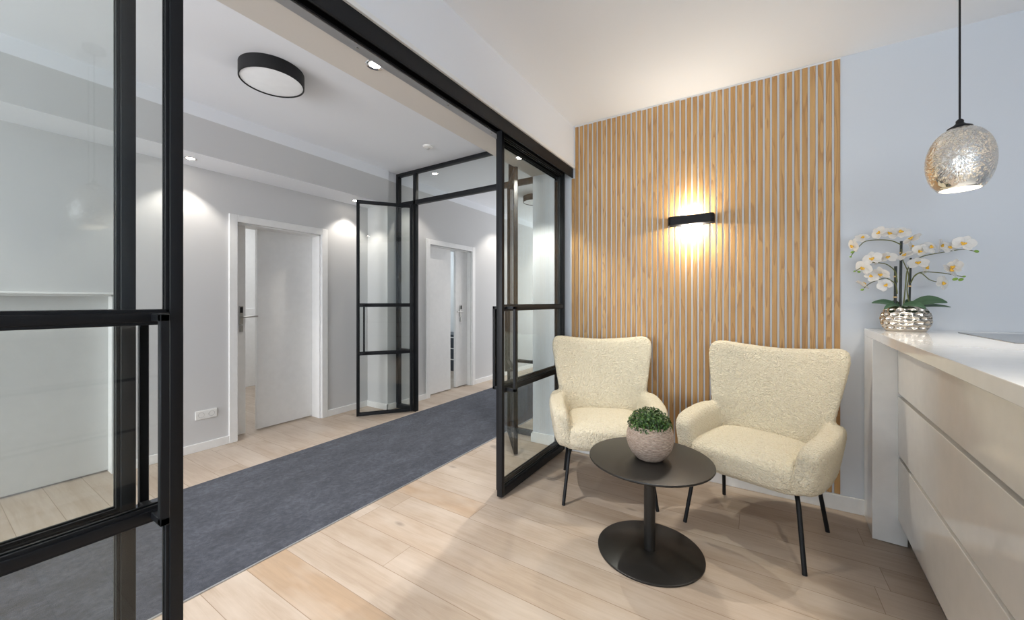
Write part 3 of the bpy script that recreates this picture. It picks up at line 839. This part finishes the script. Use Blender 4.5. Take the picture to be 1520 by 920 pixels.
# one flower: two broad petals, three sepals, yellow lip; copies share the mesh
def petal(b, ang, ln, wd, cup):
    def f(p):
        s = (p.x / ln + 1) / 2          # 0 at the heart, 1 at the tip
        y = p.y * (.55 + .75 * math.sin(PI * min(1, s * .8 + .1)))
        z = p.z + cup * ((p.y / wd) ** 2 * .5 + (s - .3) ** 2) - .004 * s
        x = (s * 2) * ln
        return (x * math.cos(ang) - y * math.sin(ang), x * math.sin(ang) + y * math.cos(ang), z)
    b.sup((0, 0, 0), (ln, wd, .0011), .9, .9, 20, 8, f)
b = MB()
for a, ln, wd, cup in ((R(12), .0185, .0165, .008), (R(168), .0185, .0165, .008), (R(90), .0180, .0110, .004), (R(215), .0175, .0105, .004), (R(325), .0175, .0105, .004)):
    petal(b, a, ln, wd, cup)
fm = b.mesh('flower', 'all'); fm.materials.append(M['petal'])
b = MB()
b.sup((0, -.004, .007), (.0052, .0070, .0050), 1, 1, 14, 8); b.sup((-.006, -.001, .008), (.0035, .0045, .0035), 1, 1, 10, 6); b.sup((.006, -.001, .008), (.0035, .0045, .0035), 1, 1, 10, 6)
lm = b.mesh('lip', 'all'); lm.materials.append(M['lip'])
rf = random.Random(5)
FL = [(-21.4, 47.0), (-18.0, 50.9), (-11.0, 53.3), (-6.4, 52.6), (-2.4, 52.4), (1.6, 48.6),
      (4.4, 42.4), (8.0, 43.6), (12.3, 44.6), (20.2, 44.8), (15.6, 43.4), (-1.2, 40.0), (1.8, 45.0),
      (-17.0, 34.6), (-13.8, 39.2), (-10.4, 39.0), (-7.4, 39.6),
      (-17.3, 25.4), (-14.0, 29.4), (-10.2, 31.0), (-9.0, 24.6),
      (7.4, 33.8), (4.0, 35.8), (15.6, 31.4), (17.2, 33.4), (13.0, 25.4)]
for i, (u, v) in enumerate(FL):
    o = bpy.data.objects.new('flower', fm); COL.objects.link(o); o.parent = t
    o.location = L(u, v, YO - .012 + rf.uniform(-.022, .012))
    o.rotation_euler = (R(90 + rf.uniform(-62, 34)), R(rf.uniform(-50, 50)), R(rf.choice((-1, 1)) * rf.uniform(5, 75)))
    k = rf.uniform(.92, 1.22); o.scale = (k, k, k)
    q = bpy.data.objects.new('lip', lm); COL.objects.link(q); q.parent = o; q['label'] = 'yellow flower centre'
bmsh = MB().sup((0, 0, 0), (.0075, .0075, .0105), 1, 1, 18, 10).mesh('bud', 'all'); bmsh.materials.append(M['bud'])
for i, (u, v) in enumerate([(-21.7, 43.6), (-22.4, 41.0), (23.5, 43.8), (25.2, 40.8), (-18.9, 32.4), (-20.8, 32.8), (-17.5, 22.4), (17.9, 27.2), (19.9, 26.9), (21.0, 28.4)]):
    o = bpy.data.objects.new('bud', bmsh); COL.objects.link(o); o.parent = t
    o.location = L(u, v); o.rotation_euler = (rf.uniform(-.4, .4), rf.uniform(.6, 2.2), 0)
    k = (.8, .55, 1, .9, .75, .5, .75, 1, 1, .6)[i]; o.scale = (k, k, k)

# ------------------------------------------------------------------ window daylight, added fill lights and world
area(((WX0 + WX1) / 2, YB + .02, (WZ0 + WZ1) / 2), (R(90), 0, 0), WX1 - WX0 - .1, WZ1 - WZ0 - .1, DAY, (.84, .92, 1))
area((-5.4, 2.1, 2.6), (0, 0, 0), 1.2, 1.2, 20, (.96, .98, 1))  # added light without a fitting, brightens the nearer side room
area((-5.2, 4.7, 2.6), (0, 0, 0), 1.2, 1.2, 26, (.80, .91, 1))  # added cool light without a fitting for the farther side room
area((-2.75, YB + .03, 1.45), (R(90), 0, 0), 1.9, 2.0, 150, (.97, .98, 1))  # added fill to brighten the corridor, no window in this wall
area((-2.6, YE - .03, 1.45), (R(-90), 0, 0), 1.6, 2.0, 85, (.97, .98, 1))  # added fill from the far corridor end, no window there either
w = bpy.data.worlds.new('World'); S.world = w; w.use_nodes = True
bg = w.node_tree.nodes['Background']; bg.inputs[0].default_value = (.75, .85, 1, 1); bg.inputs[1].default_value = 1.2

# ------------------------------------------------------------------ camera
cam = bpy.data.cameras.new('camera'); co = bpy.data.objects.new('camera', cam); COL.objects.link(co)
cam.sensor_fit = 'HORIZONTAL'; cam.sensor_width = 36; cam.lens = 571 / 1520 * 36
cam.shift_y = -13 / 1520; cam.clip_start = .02
co.location = (0, 0, 1.27); co.rotation_euler = (R(90), 0, math.atan(360 / 571))
S.camera = co
vs = S.view_settings
S.display_settings.display_device = 'sRGB'
vs.view_transform = 'Standard'; vs.look = 'None'; vs.gamma = 1; vs.exposure = EXPO; vs.use_curve_mapping = False
cy = S.cycles
cy.use_denoising = True; cy.max_bounces = 12; cy.diffuse_bounces = 6; cy.glossy_bounces = 6; cy.transparent_max_bounces = 40
cy.caustics_reflective = False; cy.caustics_refractive = False; cy.sample_clamp_indirect = 6
